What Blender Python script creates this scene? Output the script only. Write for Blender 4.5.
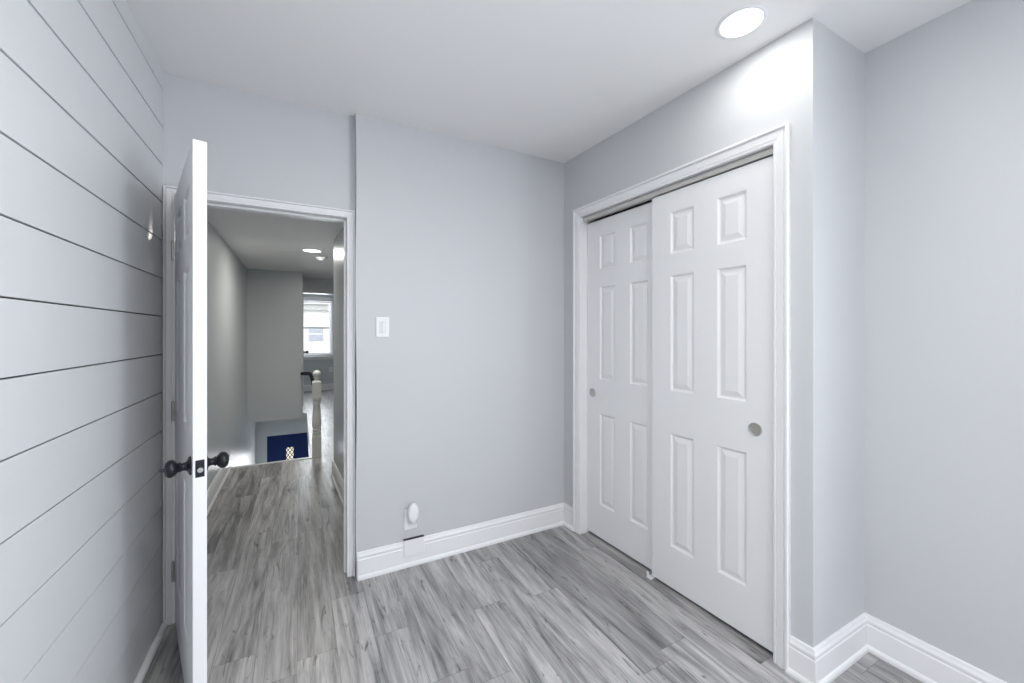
import bpy, bmesh, math, random
from mathutils import Vector, Matrix
random.seed(4)
for o in list(bpy.data.objects): bpy.data.objects.remove(o)
S = bpy.context.scene
C = S.collection
PI = math.pi
H = 2.608          # room ceiling
HH = 2.26          # hall ceiling
YF = 10.65         # street wall

# ------------------------------------------------------------------ camera
cam = bpy.data.objects.new('camera', bpy.data.cameras.new('camera')); C.objects.link(cam)
cam.location = (0, 0, 1.378); cam.rotation_euler = (PI/2, 0, -math.atan(212/400))
cam.data.sensor_width = 36; cam.data.lens = 400/1024*36; cam.data.shift_y = -8.5/1024
cam.data.clip_start = .02
S.camera = cam
# ------------------------------------------------------------------ world, light, exposure
w = bpy.data.worlds.new('sky'); S.world = w; w.use_nodes = True
bg = w.node_tree.nodes['Background']; bg.inputs[0].default_value = (.93, .96, 1, 1); bg.inputs[1].default_value = 2.2
S.view_settings.view_transform = 'Standard'; S.view_settings.look = 'None'
S.view_settings.gamma = 1; S.view_settings.use_curve_mapping = False
S.view_settings.exposure = 0.24

def area(name, loc, rot, sx, sy, power, col, shape='RECTANGLE', spread=PI):
    l = bpy.data.lights.new(name, 'AREA'); l.shape = shape; l.size = sx
    if shape == 'RECTANGLE': l.size_y = sy
    l.energy = power; l.color = col; l.spread = spread
    o = bpy.data.objects.new(name, l); C.objects.link(o); o.location = loc; o.rotation_euler = rot
    return o
# fill light at an assumed side window, added to brighten the room
area('added_side_daylight', (2.34, -1.20, 1.42), (PI/2+.03, 0, PI/2), 1.2, 1.5, 92, (.89, .925, 1.0))
# daylight through the street window and the glass of the front entry
area('street_window_daylight', (.25, 10.95, 1.55), (-PI/2, 0, 0), .95, 1.3, 46, (.92, .96, 1.0))
area('entry_daylight', (-.19, 7.66, -1.30), (-PI/2, 0, 0), .5, 1.5, 12, (.95, .97, 1.0))

# ------------------------------------------------------------------ materials
def mat(name, col, rough=.5, metal=0, spec=.5, bump=0, bscale=60, var=0):
    m = bpy.data.materials.new(name); m.use_nodes = True; nt = m.node_tree; N = nt.nodes; L = nt.links
    b = N['Principled BSDF']; b.inputs['Roughness'].default_value = rough; b.inputs['Metallic'].default_value = metal
    b.inputs['Specular IOR Level'].default_value = spec
    b.inputs['Base Color'].default_value = (*col, 1)
    tc = N.new('ShaderNodeTexCoord')
    nz = N.new('ShaderNodeTexNoise'); nz.inputs['Scale'].default_value = bscale; nz.inputs['Detail'].default_value = 3
    L.new(tc.outputs['Object'], nz.inputs['Vector'])
    if var:
        mx = N.new('ShaderNodeMix'); mx.data_type = 'RGBA'
        mx.inputs[6].default_value = (*[c*(1-var) for c in col], 1); mx.inputs[7].default_value = (*[min(1, c*(1+var)) for c in col], 1)
        n2 = N.new('ShaderNodeTexNoise'); n2.inputs['Scale'].default_value = 1.7; L.new(tc.outputs['Object'], n2.inputs['Vector'])
        L.new(n2.outputs[0], mx.inputs[0]); L.new(mx.outputs[2], b.inputs['Base Color'])
    if bump:
        bp = N.new('ShaderNodeBump'); bp.inputs['Strength'].default_value = bump; bp.inputs['Distance'].default_value = .002
        L.new(nz.outputs[0], bp.inputs['Height']); L.new(bp.outputs[0], b.inputs['Normal'])
    return m
M = {}
M['paint'] = mat('wall_paint', (.585, .595, .612), .42, spec=.35, bump=.12, bscale=120, var=.012)
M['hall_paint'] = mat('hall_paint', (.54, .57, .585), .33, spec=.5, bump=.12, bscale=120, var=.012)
M['shiplap'] = mat('shiplap_paint', (.665, .68, .695), .30, spec=.45, bump=.08, bscale=25, var=.012)
M['gap'] = mat('unpainted_gap', (.10, .105, .11), .8)
M['ceil'] = mat('ceiling_paint', (.88, .875, .875), .7, spec=.2, bump=.05, var=.01)
M['trim'] = mat('white_trim', (.83, .83, .845), .3, spec=.45, bump=.05, bscale=200)
M['doorw'] = mat('white_door', (.80, .80, .815), .33, spec=.45, bump=.06, bscale=260)
M['cream'] = mat('cream_trim', (.74, .73, .68), .4, spec=.4)
M['plastic'] = mat('white_plastic', (.84, .84, .85), .3, spec=.5)
M['plate'] = mat('plate_plastic', (.72, .72, .73), .4, spec=.5)
M['black'] = mat('black_metal', (.012, .013, .02), .32, metal=.3, spec=.5, bump=.02)
M['rail'] = mat('black_rail_paint', (.010, .010, .012), .75, spec=.15)
M['nickel'] = mat('satin_nickel', (.52, .51, .48), .42, metal=.85)
M['hinge'] = mat('hinge_steel', (.55, .54, .52), .3, metal=1)
M['dark'] = mat('dark_slot', (.03, .03, .035), .7)
M['navy'] = mat('navy_paint', (.004, .022, .11), .55, spec=.25, bump=.1, bscale=14, var=.08)
M['alu'] = mat('track_aluminium', (.62, .60, .58), .45, metal=.15)
M['siding'] = mat('siding', (.80, .79, .77), .7)
M['sidewin'] = mat('house_glass', (.38, .40, .45), .3)
M['street'] = mat('street', (.35, .35, .34), .9)

def emis(name, col, st):
    m = bpy.data.materials.new(name); m.use_nodes = True; b = m.node_tree.nodes['Principled BSDF']
    b.inputs['Base Color'].default_value = (.9, .9, .9, 1)
    b.inputs['Emission Color'].default_value = (*col, 1); b.inputs['Emission Strength'].default_value = st
    return m
M['lamp'] = emis('lamp_lens', (1, .99, .96), 3)
M['lite'] = emis('glowing_glass', (1, .90, .66), .75)  # emission stands in for daylight behind the lattice glass
def glass():
    m = bpy.data.materials.new('window_glass'); m.use_nodes = True; nt = m.node_tree; N = nt.nodes; N.clear()
    o = N.new('ShaderNodeOutputMaterial'); mx = N.new('ShaderNodeMixShader'); t = N.new('ShaderNodeBsdfTransparent'); g = N.new('ShaderNodeBsdfGlossy')
    g.inputs['Roughness'].default_value = .02; mx.inputs[0].default_value = .05; t.inputs[0].default_value = (.97, .98, .98, 1)
    nt.links.new(t.outputs[0], mx.inputs[1]); nt.links.new(g.outputs[0], mx.inputs[2]); nt.links.new(mx.outputs[0], o.inputs[0])
    return m
M['glass'] = glass()

def floor_mat():
    m = bpy.data.materials.new('grey_plank_floor'); m.use_nodes = True; nt = m.node_tree; N = nt.nodes; L = nt.links
    b = N['Principled BSDF']
    tc = N.new('ShaderNodeTexCoord'); sp = N.new('ShaderNodeSeparateXYZ'); L.new(tc.outputs['Object'], sp.inputs[0])
    def mth(op, a, c=None, d=None):
        n = N.new('ShaderNodeMath'); n.operation = op
        for i, v in enumerate((a, c, d)):
            if v is None: continue
            if isinstance(v, (int, float)): n.inputs[i].default_value = v
            else: L.new(v, n.inputs[i])
        return n.outputs[0]
    W, LN = .155, 1.22
    xs = mth('DIVIDE', mth('ADD', sp.outputs[0], 10-.534+W*3.0), W)
    row = mth('FLOOR', xs); fx = mth('FRACT', xs)
    wn = N.new('ShaderNodeTexWhiteNoise'); wn.noise_dimensions = '1D'; L.new(row, wn.inputs['W'])
    ys = mth('ADD', mth('DIVIDE', mth('ADD', sp.outputs[1], 20), LN), wn.outputs['Value'])
    col = mth('FLOOR', ys); fy = mth('FRACT', ys)
    cb = N.new('ShaderNodeCombineXYZ'); L.new(row, cb.inputs[0]); L.new(col, cb.inputs[1])
    w2 = N.new('ShaderNodeTexWhiteNoise'); w2.noise_dimensions = '3D'; L.new(cb.outputs[0], w2.inputs['Vector'])
    rnd = w2.outputs['Value']; 
    def grain(sx, sy, det, dist, rough=.6):
        cv = N.new('ShaderNodeCombineXYZ')
        L.new(mth('ADD', mth('MULTIPLY', sp.outputs[0], sx), mth('MULTIPLY', rnd, 37)), cv.inputs[0])
        L.new(mth('ADD', mth('MULTIPLY', sp.outputs[1], sy), mth('MULTIPLY', rnd, 91)), cv.inputs[1])
        n = N.new('ShaderNodeTexNoise'); n.inputs['Scale'].default_value = 1; n.inputs['Detail'].default_value = det
        n.inputs['Distortion'].default_value = dist; n.inputs['Roughness'].default_value = rough
        L.new(cv.outputs[0], n.inputs['Vector']); return n.outputs[0]
    g1 = grain(62, 2.6, 5, .9)         # fine lines
    g2 = grain(10, 1.1, 5, 1.8, .58)        # broad bands
    g3 = grain(19, 3.6, 5, 2.2, .6)   # knots and cracks
    g4 = grain(160, 9, 3, .2)
    r1 = N.new('ShaderNodeValToRGB'); L.new(mth('ADD', mth('MULTIPLY', g1, .38), mth('MULTIPLY', g2, .62)), r1.inputs[0])
    e = r1.color_ramp.elements
    e[0].position = .35; e[0].color = (.110, .119, .118, 1); e[1].position = .64; e[1].color = (.52, .507, .503, 1)
    k = e.new(.45); k.color = (.27, .262, .262, 1); k = e.new(.54); k.color = (.385, .376, .375, 1)
    r3 = N.new('ShaderNodeValToRGB'); L.new(g3, r3.inputs[0]); e = r3.color_ramp.elements
    e[0].position = .29; e[0].color = (.30, .29, .29, 1); e[1].position = .395; e[1].color = (1, 1, 1, 1)
    mu = N.new('ShaderNodeMix'); mu.data_type = 'RGBA'; mu.blend_type = 'MULTIPLY'; mu.inputs[0].default_value = 1
    L.new(r1.outputs[0], mu.inputs[6]); L.new(r3.outputs[0], mu.inputs[7])
    # per-plank tone
    tone = mth('ADD', .80, mth('MULTIPLY', rnd, .40))
    tone = mth('MULTIPLY', tone, mth('ADD', .80, mth('MULTIPLY', g4, .40)))
    # seams
    ex = mth('MULTIPLY', mth('MINIMUM', fx, mth('SUBTRACT', 1, fx)), W); ey = mth('MULTIPLY', mth('MINIMUM', fy, mth('SUBTRACT', 1, fy)), LN)
    seam = mth('LESS_THAN', mth('MINIMUM', ex, ey), .0011)
    tone = mth('MULTIPLY', tone, mth('SUBTRACT', 1, mth('MULTIPLY', seam, .42)))
    sc = N.new('ShaderNodeVectorMath'); sc.operation = 'SCALE'; L.new(mu.outputs[2], sc.inputs[0]); L.new(tone, sc.inputs['Scale'])
    L.new(sc.outputs[0], b.inputs['Base Color'])
    b.inputs['Roughness'].default_value = .36; b.inputs['Specular IOR Level'].default_value = .42
    bp = N.new('ShaderNodeBump'); bp.inputs['Strength'].default_value = .25; bp.inputs['Distance'].default_value = .002
    L.new(mth('SUBTRACT', g1, mth('MULTIPLY', seam, .8)), bp.inputs['Height']); L.new(bp.outputs[0], b.inputs['Normal'])
    return m
M['floor'] = floor_mat()

# ------------------------------------------------------------------ mesh helpers
def quad(bm, pts):
    bm.faces.new([bm.verts.new(p) for p in pts])
def box(bm, x0, x1, y0, y1, z0, z1, mtx=None):
    vs = [Vector((x, y, z)) for z in (z0, z1) for (x, y) in ((x0, y0), (x1, y0), (x1, y1), (x0, y1))]
    if mtx: vs = [mtx @ v for v in vs]
    v = [bm.verts.new(p) for p in vs]
    for f in ((3,2,1,0), (4,5,6,7), (0,1,5,4), (1,2,6,5), (2,3,7,6), (3,0,4,7)): bm.faces.new([v[i] for i in f])
def prism(bm, poly, z0, z1):
    a = [bm.verts.new((x, y, z0)) for x, y in poly]; b = [bm.verts.new((x, y, z1)) for x, y in poly]
    n = len(poly); bm.faces.new(a[::-1]); bm.faces.new(b)
    for i in range(n): bm.faces.new((a[i], a[(i+1) % n], b[(i+1) % n], b[i]))
def loft(bm, rings, closed=True, cap=True):
    """rings: lists of equal length of points"""
    vr = [[bm.verts.new(p) for p in r] for r in rings]; n = len(vr[0])
    for a, b in zip(vr, vr[1:]):
        for i in range(n if closed else n-1):
            bm.faces.new((a[i], a[(i+1) % n], b[(i+1) % n], b[i]))
    if cap: bm.faces.new(vr[0][::-1]); bm.faces.new(vr[-1])
def lathe(bm, prof, seg=32, mtx=None, sx=1, sy=1):
    """prof: (r,z) list around z, ends capped"""
    rings = []
    for r, z in prof:
        ring = [Vector((r*sx*math.cos(2*PI*i/seg), r*sy*math.sin(2*PI*i/seg), z)) for i in range(seg)]
        if mtx: ring = [mtx @ p for p in ring]
        rings.append(ring)
    loft(bm, rings)
def obj(name, bm, m, parent=None, smooth=False, bevel=0, kind=None, label=None, cat=None, group=None, angle=35):
    bmesh.ops.recalc_face_normals(bm, faces=bm.faces)
    me = bpy.data.meshes.new(name); bm.to_mesh(me); bm.free(); me.materials.append(m)
    o = bpy.data.objects.new(name, me); C.objects.link(o)
    if parent: o.parent = parent
    if smooth:
        for p in me.polygons: p.use_smooth = True
        md = o.modifiers.new('es', 'EDGE_SPLIT'); md.split_angle = math.radians(angle)
    if bevel:
        md = o.modifiers.new('bev', 'BEVEL'); md.width = bevel; md.segments = 2; md.limit_method = 'ANGLE'; md.angle_limit = math.radians(50)
    for k, v in (('kind', kind), ('label', label), ('category', cat), ('group', group)):
        if v: o[k] = v
    return o
def empty(name, loc, rz=0, label=None, cat=None, kind=None, group=None):
    o = bpy.data.objects.new(name, None); C.objects.link(o); o.location = loc; o.rotation_euler = (0, 0, rz); o.empty_display_size = .1
    for k, v in (('kind', kind), ('label', label), ('category', cat), ('group', group)):
        if v: o[k] = v
    return o
def nb(): return bmesh.new()
def struct(name, bm, m, label, cat, **k): return obj(name, bm, m, kind='structure', label=label, cat=cat, **k)

# ------------------------------------------------------------------ room shell
XL = -.570; YB = 2.385; YD = 2.44; XR = 2.195; YR = .829; YREAR = -1.90
Cc = Vector((1.692, YB)); Dc = Vector((1.768, YR))         # closet wall, slightly out of square
kd = (Dc-Cc).normalized(); kn = Vector((-kd.y, kd.x))       # along (towards camera), normal candidates
if kn.x > 0: kn = -kn                                       # kn points into the room
def K(y, off=0):                                            # point on the closet wall plane at world y, off into the room
    t = (y-Cc.y)/kd.y; p = Cc+kd*t+kn*off; return p
def kframe(y):                                              # frame: +x along wall towards camera, +y = into room, z up
    p = K(y); m = Matrix.Identity(4)
    m.col[0][:3] = (kd.x, kd.y, 0); m.col[1][:3] = (kn.x, kn.y, 0); m.col[2][:3] = (0, 0, 1); m.col[3][:3] = (p.x, p.y, 0)
    return m

# floor of the upper storey with the stair opening cut out
SX0, SX1, SY0, SY1 = -.64, .115, 4.95, 7.75
bm = nb()
box(bm, -.80, 2.45, -2.05, SY0, -.2, 0)
box(bm, SX1, 2.45, SY0, SY1, -.2, 0)
box(bm, -.80, 2.45, SY1, YF+.2, -.2, 0)
struct('floor', bm, M['floor'], 'grey wood-look plank floor running from the room down the hall', 'floor')
# ceiling
bm = nb(); box(bm, -.80, 2.45, -2.05, 2.50, H, H+.1)
struct('ceiling', bm, M['ceil'], 'plain white ceiling above the room', 'ceiling')
bm = nb(); box(bm, -.80, 2.45, 2.50, 7.15, HH, H+.1)
struct('ceiling_hall', bm, M['ceil'], 'lower white ceiling above the hallway and stairs', 'ceiling')
bm = nb(); box(bm, -.80, 2.45, 7.15, YF+.2, H, H+.1)
struct('ceiling_street_room', bm, M['ceil'], 'ceiling of the far room by the street window', 'ceiling')

# left wall: shiplap boards with open grooves (one mesh, profile extruded along y)
g0 = 1.456; pitch = .178; gw = .0042; gd = .010
prof = [(XL-.12, 0), (XL, 0)]
kz = -8
while g0+kz*pitch < H:
    z = g0+kz*pitch
    if z > .02: prof += [(XL-.0012, z-gw/2-.0008), (XL-.002, z-gw/2), (XL-gd, z-gw/2), (XL-gd, z+gw/2), (XL-.002, z+gw/2), (XL, z+gw/2+.0008)]
    kz += 1
prof += [(XL, H), (XL-.12, H)]
bm = nb(); loft(bm, [[(x, YREAR-.12, z) for x, z in prof], [(x, YD+.001, z) for x, z in prof]])
bm.faces.ensure_lookup_table()
gaps = [f.index for f in bm.faces if abs(sum(v.co.x for v in f.verts)/4-(XL-gd)) < 1e-4 and len(f.verts) == 4]
wl = struct('wall_left', bm, M['shiplap'], 'pale grey painted shiplap board wall on the left', 'wall')
wl.data.materials.append(M['gap'])
for f in wl.data.polygons:
    if abs(f.center.x-(XL-gd)) < 1e-4: f.material_index = 1

# wall with the entry opening
OX0, OX1, OZ = -.527, .234, 2.03
JX0, JX1 = OX0-.0, OX1+.0
bm = nb()
box(bm, -.80, JX0-.018, YD, 2.56, 0, H)
box(bm, JX1+.018, .40, YD, 2.56, 0, H)
box(bm, JX0-.018, JX1+.018, YD, 2.56, OZ+.018, H)
struct('wall_back', bm, M['paint'], 'pale grey wall above and around the hallway doorway', 'wall')
# protruding wall beside the doorway (slightly wavy free edge as in an old plaster wall)
bm = nb()
n = 14; ring0 = []; ring1 = []
edge = [(.276+.0035*math.sin(i*.9)+.003*(i/n), H*(1-i/n)) for i in range(n+1)]
poly = [(x, z) for x, z in edge] + [(2.45, 0), (2.45, H)]
loft(bm, [[(x, YB, z) for x, z in poly], [(x, 2.50, z) for x, z in poly]])
struct('wall_back_right', bm, M['paint'], 'pale grey wall with the light switch, between doorway and closet', 'wall')

# closet wall with its opening
CY0, CY1, CZ = 2.200, .970, 2.170
def kbox(bm, ya, yb, o0, o1, z0, z1):      # box along the closet wall
    a, b, c, d = K(ya, o0), K(yb, o0), K(yb, o1), K(ya, o1)
    prism(bm, [(a.x, a.y), (b.x, b.y), (c.x, c.y), (d.x, d.y)], z0, z1)
TH = -.13
bm = nb()
kbox(bm, YB, CY0+.015, 0, TH, 0, H); kbox(bm, CY0+.015, CY1-.015, 0, TH, CZ+.015, H)
a, b = K(CY1-.015, 0), K(CY1-.015, TH)
prism(bm, [(a.x, a.y), (Dc.x, Dc.y), (Dc.x+.13, YR), (b.x, b.y)], 0, H)
struct('wall_closet', bm, M['paint'], 'pale grey wall around the sliding closet doors', 'wall')
bm = nb(); box(bm, Dc.x+.13, XR+.2, YR, YR+.12, 0, H)
struct('wall_return', bm, M['paint'], 'short pale grey wall turning the corner right of the closet', 'wall')
RY0, RY1, RZ0, RZ1 = -1.80, -.60, .70, 2.20
bm = nb(); box(bm, XR, XR+.12, YREAR-.12, RY0, 0, H); box(bm, XR, XR+.12, RY1, YR, 0, H); box(bm, XR, XR+.12, RY0, RY1, 0, RZ0); box(bm, XR, XR+.12, RY0, RY1, RZ1, H)
struct('wall_right', bm, M['paint'], 'pale blue-grey plain wall at the far right', 'wall')
bm = nb(); box(bm, 2.38, 2.48, YR+.12, YB, 0, H)
struct('wall_closet_inside', bm, M['paint'], 'wall inside the closet behind the sliding doors', 'wall')
# rear wall (behind the camera)
bm = nb(); box(bm, -.80, 2.45, YREAR-.12, YREAR, 0, H)
struct('wall_rear', bm, M['paint'], 'plain wall behind the viewer', 'wall')

def window(name, x0, x1, z0, z1, yi, yo, label, sgn, cas=.06, sashw=.045):
    """double-hung window in a wall; yi = inside face, yo = outside face, sgn = direction from inside to room"""
    root = empty(name, ((x0+x1)/2, yi, z0), label=label, cat='window', kind='structure')
    off = Vector((-(x0+x1)/2, -yi, -z0)); T = Matrix.Translation(off)
    bm = nb(); f = .03
    ya, yb = sorted((yi-sgn*.002, yo))
    box(bm, x0, x0+f, ya, yb, z0, z1, T); box(bm, x1-f, x1, ya, yb, z0, z1, T); box(bm, x0+f, x1-f, ya, yb, z1-f, z1, T); box(bm, x0+f, x1-f, ya, yb, z0, z0+f, T)
    obj('window_frame', bm, M['trim'], root, bevel=.002)
    bm = nb(); y0, y1 = sorted((yi, yi+sgn*.018))
    box(bm, x0-cas, x0, y0, y1, z0-.02, z1+cas, T); box(bm, x1, x1+cas, y0, y1, z0-.02, z1+cas, T); box(bm, x0, x1, y0, y1, z1, z1+cas, T)
    obj('window_casing', bm, M['trim'], root, bevel=.003)
    bm = nb(); y0, y1 = sorted((yi, yi+sgn*.045)); box(bm, x0-cas-.02, x1+cas+.02, y0, y1, z0-.045, z0-.02, T)
    y0, y1 = sorted((yi, yi+sgn*.016)); box(bm, x0-cas, x1+cas, y0, y1, z0-.10, z0-.045, T)
    obj('window_sill', bm, M['trim'], root, bevel=.003)
    zm = (z0+z1)/2
    for k, (za, zb) in enumerate(((z0+f, zm+.02), (zm-.02, z1-f))):
        yc = (yi+yo)/2 - sgn*(k*.032-.01)
        bm = nb(); s = sashw; xa, xb = x0+f, x1-f; d = .014
        box(bm, xa, xa+s, yc-d, yc+d, za, zb, T); box(bm, xb-s, xb, yc-d, yc+d, za, zb, T)
        box(bm, xa+s, xb-s, yc-d, yc+d, za, za+s, T); box(bm, xa+s, xb-s, yc-d, yc+d, zb-s, zb, T)
        sash = obj('sash', bm, M['trim'], root, bevel=.002)
        bm = nb(); box(bm, xa+s, xb-s, yc-.002, yc+.002, za+s, zb-s, T); obj('pane', bm, M['glass'], sash)
    return root

w3 = window('added_window', -.6, .6, RZ0, RZ1, 0, -.12, 'white window added in the right wall behind the viewer to light the room', 1)  # unseen window, added to go with the side fill light
w3.location = (XR, (RY0+RY1)/2, RZ0); w3.rotation_euler = (0, 0, PI/2)

# ------------------------------------------------------------------ hall shell
bm = nb(); box(bm, -.80, -.64, 2.56, YF, 0, HH); box(bm, -.80, -.64, 7.15, YF, HH, H); box(bm, -.80, -.64, 4.75, SY1, -2.6, 0)
struct('wall_hall_left', bm, M['hall_paint'], 'long grey wall on the left of the hallway, running down beside the stairs', 'wall')
bm = nb(); prism(bm, [(.372, 2.56), (2.45, 2.56), (2.45, 4.21), (.286, 4.21)], 0, HH)
struct('wall_hall_right', bm, M['hall_paint'], 'short grey wall on the right of the hallway with a lamp reflection', 'wall')
bm = nb(); box(bm, -.64, .035, 6.545, 7.80, .145, HH)
box(bm, -.64, .035, 7.15, 7.80, HH, H)
struct('wall_stair_bulkhead', bm, M['hall_paint'], 'grey boxed-in wall hanging over the stairs at the end of the hallway', 'wall')
bm = nb(); box(bm, 2.45, 2.6, 4.21, YF+.2, 0, H)
struct('wall_landing_right', bm, M['hall_paint'], 'right wall of the far room', 'wall')
FX0, FX1, FZ0, FZ1 = -.15, .70, .84, 2.17
bm = nb()
box(bm, -.80, FX0, YF, YF+.2, 0, H); box(bm, FX1, 2.45, YF, YF+.2, 0, H); box(bm, FX0, FX1, YF, YF+.2, 0, FZ0); box(bm, FX0, FX1, YF, YF+.2, FZ1, H)
struct('wall_street', bm, M['hall_paint'], 'far grey wall with the street window at the end of the hall', 'wall')
window('window_1', FX0, FX1, FZ0, FZ1, YF, YF+.2, 'bright white sash window at the far end of the hall', -1)
bm = nb(); box(bm, .035, 2.45, 7.15, 7.27, 2.015, H)
struct('wall_header', bm, M['hall_paint'], 'dark header above the opening to the far room, over the street window', 'wall')
# stairwell below
LZ = -2.50
bm = nb(); DX0, DX1, DT = -.483, .19, -.335
box(bm, -.64, DX0, SY1-.003, SY1+.12, LZ, -.0005); box(bm, DX1, .26, SY1-.003, SY1+.12, LZ, -.201); box(bm, DX0, SX1, SY1-.003, SY1+.12, DT, -.0005); box(bm, SX1, DX1, SY1-.003, SY1+.12, DT, -.201)
struct('wall_entry', bm, M['hall_paint'], 'wall around the blue front door at the foot of the stairs', 'wall')
bm = nb(); box(bm, .26, .36, SY0, SY1, LZ, -.2); box(bm, -.64, .36, 4.75, 4.94, LZ, -.2)
struct('wall_stairwell_right', bm, M['hall_paint'], 'stairwell wall under the landing floor', 'wall')
bm = nb(); box(bm, -.80, .45, 4.75, 8.2, LZ-.1, LZ)
struct('floor_entry', bm, M['floor'], 'entry floor at the foot of the stairs', 'floor')
# white fascia boards round the stair opening
bm = nb(); box(bm, SX1-.012, SX1, SY0+.02, SY1-.004, -.24, .004)
struct('trim_4', bm, M['plate'], 'thin white board edging the stair opening beside the post', 'trim')
bm = nb()
loft(bm, [[(x, SY0+.001+.0*x+dy, z) for dy, z in ((-.03, .0), (-.03, .006), (.012, .006), (.02, 0), (.012, -.02), (.0, -.02), (.0, 0))] for x in (SX0, SX1)])
struct('trim_5', bm, M['plate'], 'pale nosing strip along the top edge of the stairs', 'trim')

# ------------------------------------------------------------------ mouldings
BH = .150
BP = [(0, 0), (.024, 0), (.024, .012), (.020, .020), (.0145, .024), (.0145, BH-.043), (.0115, BH-.039), (.0115, BH-.034), (.0145, BH-.030), (.0145, BH-.022), (.010, BH-.012), (.0085, BH-.004), (.006, BH), (0, BH)]
def base(name, p0, p1, n, m0, m1, label, prof=BP, m='trim'):
    p0, p1, n = Vector(p0), Vector(p1), Vector(n).normalized(); t = (p1-p0).normalized()
    r0 = []; r1 = []
    for v, z in prof:
        a = p0+n*v+t*(m0*v); b = p1+n*v-t*(m1*v); r0.append((a.x, a.y, z)); r1.append((b.x, b.y, z))
    bm = nb(); loft(bm, [r0, r1]); return struct(name, bm, M[m], label, 'baseboard')
QR = [(0, 0), (.020, 0), (.019, .010), (.014, .017), (.006, .021), (0, .022)]
base('baseboard_left', (XL, YREAR), (XL, YD-.018), (1, 0), 0, 0, 'thin white shoe moulding under the shiplap wall', QR)
base('baseboard_back', (.283, YB), (Cc.x, Cc.y), (0, -1), 0, 1, 'tall white baseboard below the light switch wall')
ck = K(2.261)
base('baseboard_closet_left', (Cc.x, Cc.y), (ck.x, ck.y), kn, 1, 0, 'short white baseboard piece left of the closet casing')
ck = K(.911)
base('baseboard_closet_right', (ck.x, ck.y), (Dc.x, Dc.y), kn, 0, -1, 'short white baseboard piece right of the closet casing')
base('baseboard_return', (Dc.x, Dc.y), (XR, YR), (0, -1), -1, 1, 'white baseboard on the short wall round the closet corner')
base('baseboard_right', (XR, YR), (XR, YREAR), (-1, 0), 1, 0, 'white baseboard along the right wall')
base('baseboard_rear', (XR, YREAR), (XL, YREAR), (0, 1), 0, 0, 'white baseboard behind the viewer')
base('baseboard_hall_left', (-.64, 2.58), (-.64, SY0), (1, 0), 0, 0, 'white baseboard along the left hallway wall')
base('baseboard_hall_right', (.3705, 2.58), (.286, 4.21), (-1, -.052), 0, -1, 'white baseboard along the right hallway wall')
base('baseboard_hall_corner', (.286, 4.21), (2.45, 4.21), (0, 1), -1, 0, 'white baseboard round the hallway corner')
base('baseboard_street', (-.64, YF), (2.45, YF), (0, -1), 0, 0, 'white baseboard under the far street window')

def casing(name, P, u0, u1, ztop, width, prof, label, zb=0):
    """P(u, v, z) -> world; u along wall, v out of wall. swept, mitred round three sides"""
    rings = []
    for (u, z, du, dz) in ((u0, zb, -1, 0), (u0, ztop, -1, 1), (u1, ztop, 1, 1), (u1, zb, 1, 0)):
        rings.append([P(u+du*a*width, v, z+dz*a*width) for a, v in prof])
    bm = nb(); loft(bm, rings); return struct(name, bm, M['trim'], label, 'trim')
CP = [(0, 0), (0, .008), (.06, .0105), (.14, .0115), (.17, .0080), (.23, .0080), (.27, .0115), (.66, .0155), (.70, .0115), (.76, .0115), (.80, .0205), (.86, .0225), (.96, .022), (1, .018), (1, 0)]
def PK(u, v, z):
    p = K(u, v); return (p.x, p.y, z)
casing('trim_1', lambda u, v, z: PK(CY0-u, v, z), 0, CY0-CY1, CZ, .063, CP, 'white moulded casing framing the sliding closet doors')
casing('trim_2', lambda u, v, z: (u, YD-v, z), OX0, OX1, OZ, .042, [(a, v*.98) for a, v in CP], 'white moulded casing round the hallway doorway')
casing('trim_6', lambda u, v, z: (u, 2.56+v, z), OX0, OX1, OZ, .052, CP, 'white casing on the hallway side of the doorway')
# jambs with stop
bm = nb()
for xa, xb in ((OX0-.018, OX0), (OX1, OX1+.018)): box(bm, xa, xb, YD-.001, 2.561, 0, OZ+.018)
box(bm, OX0, OX1, YD-.001, 2.561, OZ, OZ+.018)
box(bm, OX0, OX0+.011, YD+.040, YD+.075, 0, OZ); box(bm, OX1-.011, OX1, YD+.040, YD+.075, 0, OZ); box(bm, OX0+.011, OX1-.011, YD+.040, YD+.075, OZ-.011, OZ)
jam = struct('trim_3', bm, M['trim'], 'white door jamb and stop lining the hallway doorway', 'trim', bevel=.0015)
bm = nb(); box(bm, OX1-.0015, OX1+.0002, YD+.012, YD+.034, .89, .95); obj('strike_plate', bm, M['hinge'], jam, label='small steel strike plate')
bm = nb()
kbox(bm, CY0+.015, CY0, 0.001, TH-.001, 0, CZ+.015); kbox(bm, CY1, CY1-.015, .001, TH-.001, 0, CZ+.015); kbox(bm, CY0, CY1, .001, TH-.001, CZ, CZ+.015)
struct('trim_7', bm, M['trim'], 'white jamb lining the closet opening', 'trim')

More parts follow.
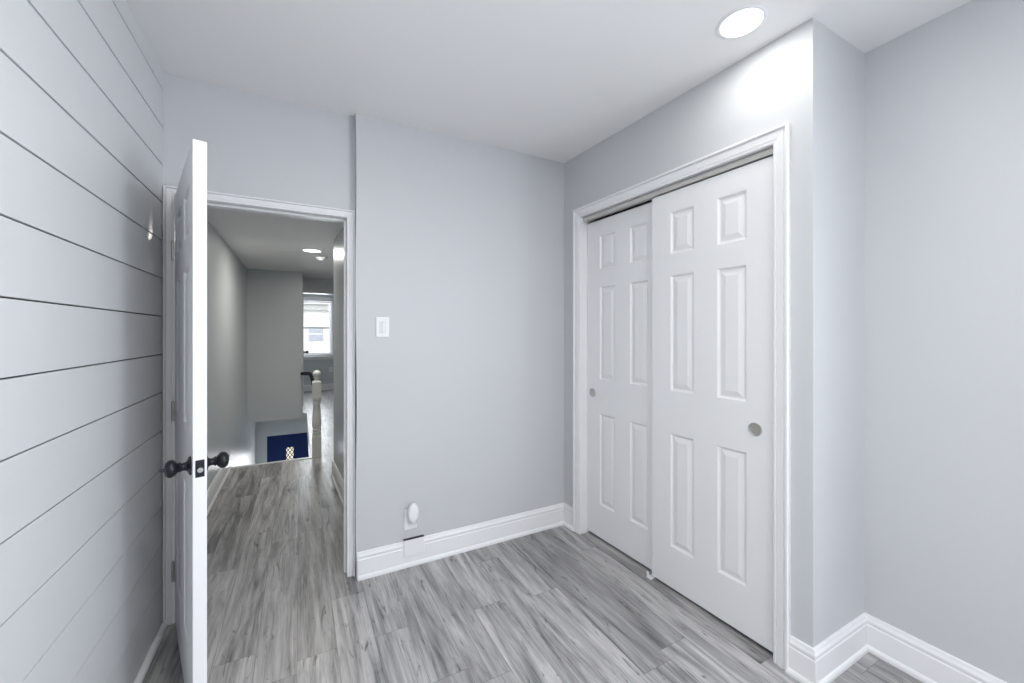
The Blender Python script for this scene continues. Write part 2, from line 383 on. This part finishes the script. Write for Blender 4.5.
# ------------------------------------------------------------------ panelled doors
def panel_door(bm, Wd, Ht, th, cols, rows):
    """front at y=0 (faces -y), back at y=th; x 0..Wd, z 0..Ht. cols/rows: panel extents"""
    xs = [0]+[c for p in cols for c in p]+[Wd]; zs = [0]+[c for p in rows for c in p]+[Ht]
    for side in (0, 1):
        def pt(x, z, d): return (x, d if side == 0 else th-d, z)
        for i in range(len(xs)-1):
            for j in range(len(zs)-1):
                a, b, c, d = xs[i], xs[i+1], zs[j], zs[j+1]
                if i % 2 and j % 2:
                    prev = None
                    for ins, dep in ((0, 0), (.004, .0005), (.011, .0085), (.016, .0095), (.021, .0085), (.040, .0025), (.043, .002)):
                        r = [pt(a+ins, c+ins, dep), pt(b-ins, c+ins, dep), pt(b-ins, d-ins, dep), pt(a+ins, d-ins, dep)]
                        if prev:
                            for q in range(4): quad(bm, [prev[q], prev[(q+1) % 4], r[(q+1) % 4], r[q]])
                        prev = r
                    quad(bm, prev)
                else: quad(bm, [pt(a, c, 0), pt(b, c, 0), pt(b, d, 0), pt(a, d, 0)])
    for i in range(len(xs)-1):
        for z in (0, Ht): quad(bm, [(xs[i], 0, z), (xs[i+1], 0, z), (xs[i+1], th, z), (xs[i], th, z)])
    for j in range(len(zs)-1):
        for x in (0, Wd): quad(bm, [(x, 0, zs[j]), (x, 0, zs[j+1]), (x, th, zs[j+1]), (x, th, zs[j])])
    bmesh.ops.remove_doubles(bm, verts=bm.verts, dist=1e-5)

# closet doors (x along wall towards camera)
def closet_door(name, y_far, off, z0, Ht, label, pullx, pullz):
    Wd = .645
    bm = nb(); panel_door(bm, Wd, Ht, .033, ((.118, .262), (.381, .525)), ((.215, .825), (1.048, 1.670), (1.780, 2.008)))
    # frame: front must face the room: local -y -> kn
    o = struct(name, bm, M['doorw'], label, 'door', smooth=False)
    p = K(y_far, off); m = Matrix.Identity(4)
    m.col[0][:3] = (kd.x, kd.y, 0); m.col[1][:3] = (-kn.x, -kn.y, 0); m.col[3][:3] = (p.x, p.y, z0); o.matrix_world = m
    R = Matrix.Translation((pullx, 0, pullz)) @ Matrix.Rotation(PI/2, 4, 'X')   # local z -> -y
    bm = nb(); lathe(bm, [(.030, -.002), (.030, .0015), (.0285, .0045), (.0265, .0048), (.0245, .002), (.018, .0012), (.010, .0008), (.0005, .0007)], 36, R)
    obj('finger_pull', bm, M['nickel'], o, smooth=True, label='round satin nickel finger pull')
    return o
closet_door('door_3', CY0-.002, -.056, .018, 2.112, 'left white six-panel sliding closet door, set further back', .052, .955)
d2 = closet_door('door_2', CY1+.646, -.018, .018, 2.114, 'right white six-panel sliding closet door, in front', .560, .935)
bm = nb(); box(bm, .6449, .6462, .008, .024, .925, .948); obj('edge_pull', bm, M['dark'], d2, label='small dark edge pull')
# track & valance under the head jamb
bm = nb()
kbox(bm, CY0-.001, CY1+.001, -.014, -.016, CZ-.030, CZ-.0005); kbox(bm, CY0-.001, CY1+.001, -.014, -.115, CZ-.006, CZ-.0005); kbox(bm, CY0-.001, CY1+.001, -.053, -.0545, CZ-.026, CZ-.006)
kbox(bm, CY0-.001, CY1+.001, -.0125, -.014, CZ-.010, CZ-.007)
kbox(bm, CY0-.001, CY1+.001, -.0125, -.014, CZ-.022, CZ-.019)
obj('sliding_door_track', bm, M['alu'], label='grey metal sliding track above the closet doors', cat='track')
# floor guide
gp = K(CY1+.646+.004, -.03)
t = empty('door_guide', (gp.x, gp.y, 0), math.atan2(kd.y, kd.x), label='small white plastic floor guide between the two closet doors', cat='door guide')
bm = nb(); box(bm, -.022, .012, -.030, .045, 0, .003); obj('base_plate', bm, M['plastic'], t, bevel=.0008)
bm = nb(); box(bm, -.020, -.004, -.030, -.026, .003, .034); obj('fin', bm, M['plastic'], t, bevel=.0008)
bm = nb(); box(bm, -.020, -.004, .013, .017, .003, .030); obj('fin', bm, M['plastic'], t, bevel=.0008)

# entry door, open into the room
hx, hy = OX0+.004, YD-.020
fx, fy = -.317, 1.683                                   # free corner, wall-facing face
ang = math.atan2(fy-hy, fx-hx); DW = math.hypot(fx-hx, fy-hy); print('entry door width', DW, math.degrees(ang))
bm = nb(); panel_door(bm, DW, 2.016, .038, ((.115, DW/2-.055), (DW/2+.055, DW-.115)), ((.215, .80), (1.01, 1.61), (1.72, 1.90)))
# local x: hinge->free; local y must point from wall side to hall side (+X world side)
d1 = struct('door_1', bm, M['doorw'], 'open white six-panel door with black round knobs', 'door')
d1.location = (hx, hy, .012); d1.rotation_euler = (0, 0, ang)
KZ = .908; KX = DW-.062
knob_prof = [(.0005, 0), (.032, 0), (.033, .003), (.031, .006), (.026, .009), (.0175, .013), (.013, .020), (.0125, .030), (.016, .036), (.017, .039), (.015, .042), (.0185, .046), (.0245, .052), (.0285, .060), (.0295, .068), (.0275, .076), (.022, .083), (.013, .0875), (.0005, .089)]
for side in (0, 1):
    R = Matrix.Translation((KX, 0 if side == 0 else .038, KZ)) @ Matrix.Rotation(PI/2 if side == 0 else -PI/2, 4, 'X')
    bm = nb(); lathe(bm, knob_prof, 36, R)
    if side == 0: lathe(bm, [(.0045, .088), (.0045, .098), (.0025, .100), (.0025, .104), (.0003, .104)], 14, R)
    bmesh.ops.scale(bm, vec=(1,.80,1), space=Matrix.Translation((0, 0 if side==0 else -.038, 0)), verts=bm.verts); obj('door_knob', bm, M['black'], d1, smooth=True, angle=50, label='black egg-shaped door knob')
bm = nb(); box(bm, DW-.0005, DW+.0012, .0065, .0315, KZ-.029, KZ+.029); lp = obj('latch_plate', bm, M['black'], d1, bevel=.0006, label='black latch plate')
bm = nb(); lathe(bm, [(.0085, 0), (.0085, .009), (.0075, .0100), (.0003, .0101)], 20, Matrix.Translation((DW+.0012, .019, KZ-.003)) @ Matrix.Rotation(PI/2, 4, 'Y')); obj('latch_bolt', bm, M['hinge'], lp, smooth=True, label='silver latch bolt')
for hz in (1.755, .995, .237):
    bm = nb()
    for i in range(5):
        lathe(bm, [(.0003, hz-.045+i*.018), (.0065, hz-.045+i*.018), (.0065, hz-.0275+i*.018), (.0003, hz-.0275+i*.018)], 14, Matrix.Translation((-.004, -.007, 0)))
    lathe(bm, [(.0003, hz+.045), (.005, hz+.045), (.005, hz+.050), (.003, hz+.052), (.0003, hz+.052)], 12, Matrix.Translation((-.004, -.007, 0)))
    box(bm, -.0025, -.0003, -.004, .030, hz-.045, hz+.045)
    R = Matrix.Rotation(-ang, 4, 'Z')
    box(bm, -.030, -.002, -.0012, .0006, hz-.045, hz+.045, Matrix.Translation((-.004, -.006, 0)) @ R @ Matrix.Rotation(-PI/2-.0, 4, 'Z') @ Matrix.Rotation(0, 4, 'Z'))
    obj('hinge', bm, M['hinge'], d1, smooth=True, label='steel butt hinge')

# ------------------------------------------------------------------ front door
bm = nb(); fw = DX1-DX0
panel_door(bm, fw, 2.03, .04, ((.10, fw/2-.05), (fw/2+.05, fw-.10)), ((.25, .80), (.95, 1.45)))
fd = struct('door_4', bm, M['navy'], 'navy blue front door at the foot of the stairs', 'door'); fd.location = (DX0, SY1+.012, DT-2.03)
cxx = fw/2-.004; z1 = 2.03-.225; z0 = z1-.34
bm = nb(); box(bm, cxx-.052, cxx+.052, -.004, .0, z0, z1); lt = obj('lattice_window', bm, M['lite'], fd, label='small diamond-lattice glass glowing as if backlit')
bm = nb(); hw = .052
for i in range(-1, 5):
    for sg in (1, -1):
        za = z0+i*.085
        pts = []
        L0 = [(-hw, za), (hw, za+.17)] if sg == 1 else [(-hw, za+.17), (hw, za)]
        (xa, ya), (xb, yb) = L0
        # clip in z
        def clip(xa, ya, xb, yb):
            def at(z): return xa+(xb-xa)*(z-ya)/(yb-ya)
            lo, hi = max(min(ya, yb), z0), min(max(ya, yb), z1)
            return (at(lo), lo, at(hi), hi) if hi > lo else None
        c = clip(xa, ya, xb, yb)
        if not c: continue
        a = Vector((cxx+c[0], 0, c[1])); b = Vector((cxx+c[2], 0, c[3])); d = (b-a); ln = d.length
        if ln < .01: continue
        m = Matrix.Translation(a+Vector((0, -.006, 0))) @ Vector((1, 0, 0)).rotation_difference(d.normalized()).to_matrix().to_4x4()
        box(bm, 0, ln, -.002, .002, -.006, .006, m)
box(bm, cxx-hw-.012, cxx-hw, -.009, 0, z0-.012, z1+.012); box(bm, cxx+hw, cxx+hw+.012, -.009, 0, z0-.012, z1+.012)
box(bm, cxx-hw, cxx+hw, -.009, 0, z1, z1+.012); box(bm, cxx-hw, cxx+hw, -.009, 0, z0-.012, z0)
obj('lattice_bar', bm, M['navy'], lt)
# stairs
stc = empty('staircase', ((SX0+.26)/2, SY0, 0), label='enclosed staircase going down behind the hallway floor edge', cat='staircase', kind='structure')
for i in range(12):
    z = -(i+1)*.1923; y = i*.205; X0 = SX0-(SX0+.26)/2+.002; X1 = .26-(SX0+.26)/2-.002
    bm = nb(); box(bm, X0, X1, y-.0+.002, y+.235, z-.03, z); obj('stair_tread', bm, M['floor'], stc, bevel=.004)
    bm = nb(); box(bm, X0, X1, y+.002, y+.018, z, z+(.16 if i else .19)-.0 if i else z+.17); obj('stair_riser', bm, M['trim'], stc)

# far door leaf behind the bulkhead, with its dark knob
bm = nb(); panel_door(bm, .70, 2.03, .035, ((.11, .30), (.40, .59)), ((.22, .80), (1.0, 1.6), (1.7, 1.9)))
d5 = struct('door_5', bm, M['trim'], 'white door seen edge-on beside the far window', 'door'); d5.location = (.060, 8.62, .01); d5.rotation_euler = (0, 0, PI/2+.02)
bm = nb(); lathe(bm, knob_prof, 24, Matrix.Translation((.06, 0, 1.00)) @ Matrix.Rotation(PI/2, 4, 'X')); obj('door_knob', bm, M['black'], d5, smooth=True, label='black knob')

# ------------------------------------------------------------------ newel post and rail
t = empty('newel_post', (.165, 4.955, 0), label='cream turned newel post with ball finial at the stair top', cat='newel post')
bm = nb(); s = .046
box(bm, -s, s, -s, s, 0, .235); obj('base_block', bm, M['cream'], t, bevel=.006)
bm = nb(); lathe(bm, [(.046, .235), (.046, .245), (.038, .252), (.046, .262), (.046, .272), (.036, .280), (.040, .288), (.047, .298), (.047, .310), (.038, .318), (.042, .330), (.047, .350), (.0475, .385), (.045, .44), (.041, .50), (.037, .555), (.034, .585), (.036, .592), (.045, .598), (.045, .612), (.036, .620), (.038, .628), (.046, .636), (.046, .646), (.040, .652)], 28)
obj('turned_shaft', bm, M['cream'], t, smooth=True)
bm = nb(); box(bm, -s, s, -s, s, .652, .835); obj('upper_block', bm, M['cream'], t, bevel=.006)
bm = nb(); pr = [(.046, .835), (.046, .842), (.030, .850), (.022, .862), (.026, .872), (.034, .878), (.034, .884)]
for i in range(1, 12):
    a = -PI/2+.5+(PI-.5)*i/12; pr.append((.041*math.cos(a), .923+.041*math.sin(a)))
pr.append((.0005, .964)); lathe(bm, pr, 28); obj('finial', bm, M['cream'], t, smooth=True, angle=50)

def tube(name, pts, w, hgt, m, **k):
    bm = nb(); rings = []
    P = [Vector(p) for p in pts]
    for i, p in enumerate(P):
        d = (P[min(i+1, len(P)-1)]-P[max(i-1, 0)]).normalized(); sd = d.cross(Vector((0, 0, 1))).normalized(); up = sd.cross(d)
        rings.append([p+sd*(w*math.cos(a))*1.0+up*(hgt*math.sin(a)) for a in [2*PI*j/12 for j in range(12)]])
    loft(bm, rings); return obj(name, bm, m, smooth=True, angle=60, **k)
tube('handrail', [(.135, 5.010, .800), (.132, 5.04, .825), (.123, 5.14, .868), (.115, 5.24, .885), (.10, 5.45, .883), (.085, 5.9, .845), (.060, 6.25, .815), (.026, 6.546, .79)], .022, .024, M['rail'], label='black handrail curving down to the newel post', cat='handrail')

# ------------------------------------------------------------------ lamps
def downlight(loc, power, label, r=.082, col=(1, .985, .95)):
    t = empty('ceiling_light', loc, label=label, cat='ceiling light')
    bm = nb(); R = Matrix.Rotation(PI, 4, 'X')
    rings = [(r+.014, 0), (r+.0145, .002), (r+.011, .0040), (r+.003, .0046), (r, .0042), (r-.001, .002)]
    vr = [[R @ Vector((a*math.cos(2*PI*i/64), a*math.sin(2*PI*i/64), z)) for i in range(64)] for a, z in rings]
    loft(bm, vr, cap=False); obj('trim_ring', bm, M['trim'], t, smooth=True)
    bm = nb(); lathe(bm, [(r-.0005, .0005), (r-.0005, .0032), (r*.8, .0038), (.0005, .004)], 48, R); obj('lens', bm, M['lamp'], t, smooth=True)
    l = area('lamp_light', (0, 0, -.006), (0, 0, 0), r*1.95, 0, power, col, 'DISK'); l.parent = t
    return t
downlight((1.545, .975, H), 1.9, 'round recessed ceiling light glowing near the closet corner', .075)
downlight((.32, .15, H), 18, 'unseen recessed ceiling light added on the left to brighten the room', .080)  # assumed downlight, added as fill for the room
downlight((.45, -1.25, H), 12, 'unseen recessed ceiling light added behind the viewer to brighten the room', .080)  # likewise an added fill light, behind the camera
downlight((.113, 4.78, HH), 15.5, 'round recessed hallway ceiling light above the stair top', .085, (1, .96, .88))
t = empty('smoke_detector', (.215, 5.12, HH), label='small round white smoke detector beside the hallway light', cat='smoke detector')
bm = nb(); lathe(bm, [(.068, 0), (.070, .006), (.069, .016), (.0655, .020), (.060, .024)][0:1]+[(.070, .006), (.069, .014), (.062, .018)], 40, Matrix.Rotation(PI, 4, 'X')); obj('mounting_base', bm, M['plate'], t, smooth=True)
bm = nb(); lathe(bm, [(.058, .018), (.058, .026), (.050, .033), (.030, .036), (.0005, .0365)], 40, Matrix.Rotation(PI, 4, 'X')); obj('cover', bm, M['plastic'], t, smooth=True)

# ------------------------------------------------------------------ small wall fittings
t = empty('light_switch', (.420, YB, 1.412), label='white light switch plate on the grey wall beside the doorway', cat='light switch')
bm = nb(); box(bm, -.037, .037, -.006, 0, -.058, .058); obj('wall_plate', bm, M['plastic'], t, bevel=.003)
bm = nb(); box(bm, -.0175, .0175, -.0085, -.006, -.034, .034); obj('rocker', bm, M['plate'], t, bevel=.001)
bm = nb(); box(bm, -.003, .0105, -.0145, -.0085, -.030, .026); obj('dimmer_slide', bm, M['plastic'], t, bevel=.001)
t = empty('power_outlet', (.580, YB, .273), label='white outlet plate low on the wall above the baseboard', cat='power outlet')
bm = nb(); box(bm, -.037, .037, -.006, 0, -.060, .060); obj('wall_plate', bm, M['plastic'], t, bevel=.003)
bm = nb()
for zc in (-.020, .020): lathe(bm, [(.016, .006), (.016, .008), (.0005, .008)], 24, Matrix.Translation((0, 0, zc)) @ Matrix.Rotation(PI/2, 4, 'X'))
obj('socket_face', bm, M['plate'], t)
t = empty('plug_in_freshener', (.588, YB-.008, .315), label='oval white plug-in air freshener sitting in the outlet', cat='air freshener')
R = Matrix.Rotation(PI/2, 4, 'X')
bm = nb(); lathe(bm, [(.026, 0), (.029, .004), (.029, .018), (.026, .022)], 36, R, 1, 1.95); obj('back_shell', bm, M['plate'], t, smooth=True)
bm = nb(); lathe(bm, [(.027, .0225), (.0315, .025), (.0315, .038), (.028, .044), (.020, .048), (.0005, .050)], 36, Matrix.Translation((0, 0, .004)) @ R, 1, 1.85); obj('front_shell', bm, M['plastic'], t, smooth=True)
# blank cover set in the baseboard
t = empty('cover_plate', (.5985, YB-.0142, .112), label='blank white cover plate set into the baseboard under the outlet', cat='cover plate')
bm = nb(); box(bm, -.060, .060, -.0075, .0, -.050, .046); obj('plate', bm, M['trim'], t, bevel=.0015)
bm = nb(); box(bm, -.060, .060, -.004, .014, .0462, .0495); obj('gap_strip', bm, M['dark'], t, label='dark gap above the plate')
# far outlet
t = empty('power_outlet', (.66, YF, .49), label='tiny white outlet on the far wall under the street window', cat='power outlet')
bm = nb(); box(bm, -.037, .037, -.006, 0, -.058, .058); obj('wall_plate', bm, M['plastic'], t, bevel=.003)
bm = nb(); box(bm, -.016, .016, -.008, -.006, -.034, .034); obj('socket_face', bm, M['plate'], t)

# ------------------------------------------------------------------ street outside the far window
HY = 25
t = empty('neighbour_house', (0, HY, -3), label='pale sided row house across the street, seen through the far window', cat='house')
bm = nb(); n = 46; prof = [(0, 0)]
for i in range(n): prof += [(-.03, i*.2), (0, i*.2+.199)]
prof += [(0, n*.2), (1, n*.2), (1, 0)]
loft(bm, [[(x, y, z) for y, z in prof] for x in (-8, 12)]); obj('siding_wall', bm, M['siding'], t)
for x0, z0 in ((.42, 3.9), (1.62, 3.9), (-1.0, 3.9), (2.9, 3.9)):
    bm = nb(); box(bm, x0-.10, x0+.85, -.09, -.03, z0-.10, z0+.95); f = obj('window', bm, M['trim'], t)
    bm = nb(); box(bm, x0, x0+.75, -.10, -.09, z0, z0+.40); box(bm, x0, x0+.75, -.10, -.09, z0+.45, z0+.85); obj('pane', bm, M['sidewin'], f)
bm = nb(); box(bm, -8, 12, -.35, 0, 5.95, 6.12); box(bm, -8, 12, -.2, 0, 5.60, 5.68); obj('cornice', bm, M['street'], t)
bm = nb(); box(bm, -20, 25, YF+.4, 26, -3.1, -3)
struct('ground', bm, M['street'], 'street outside the far window', 'ground')
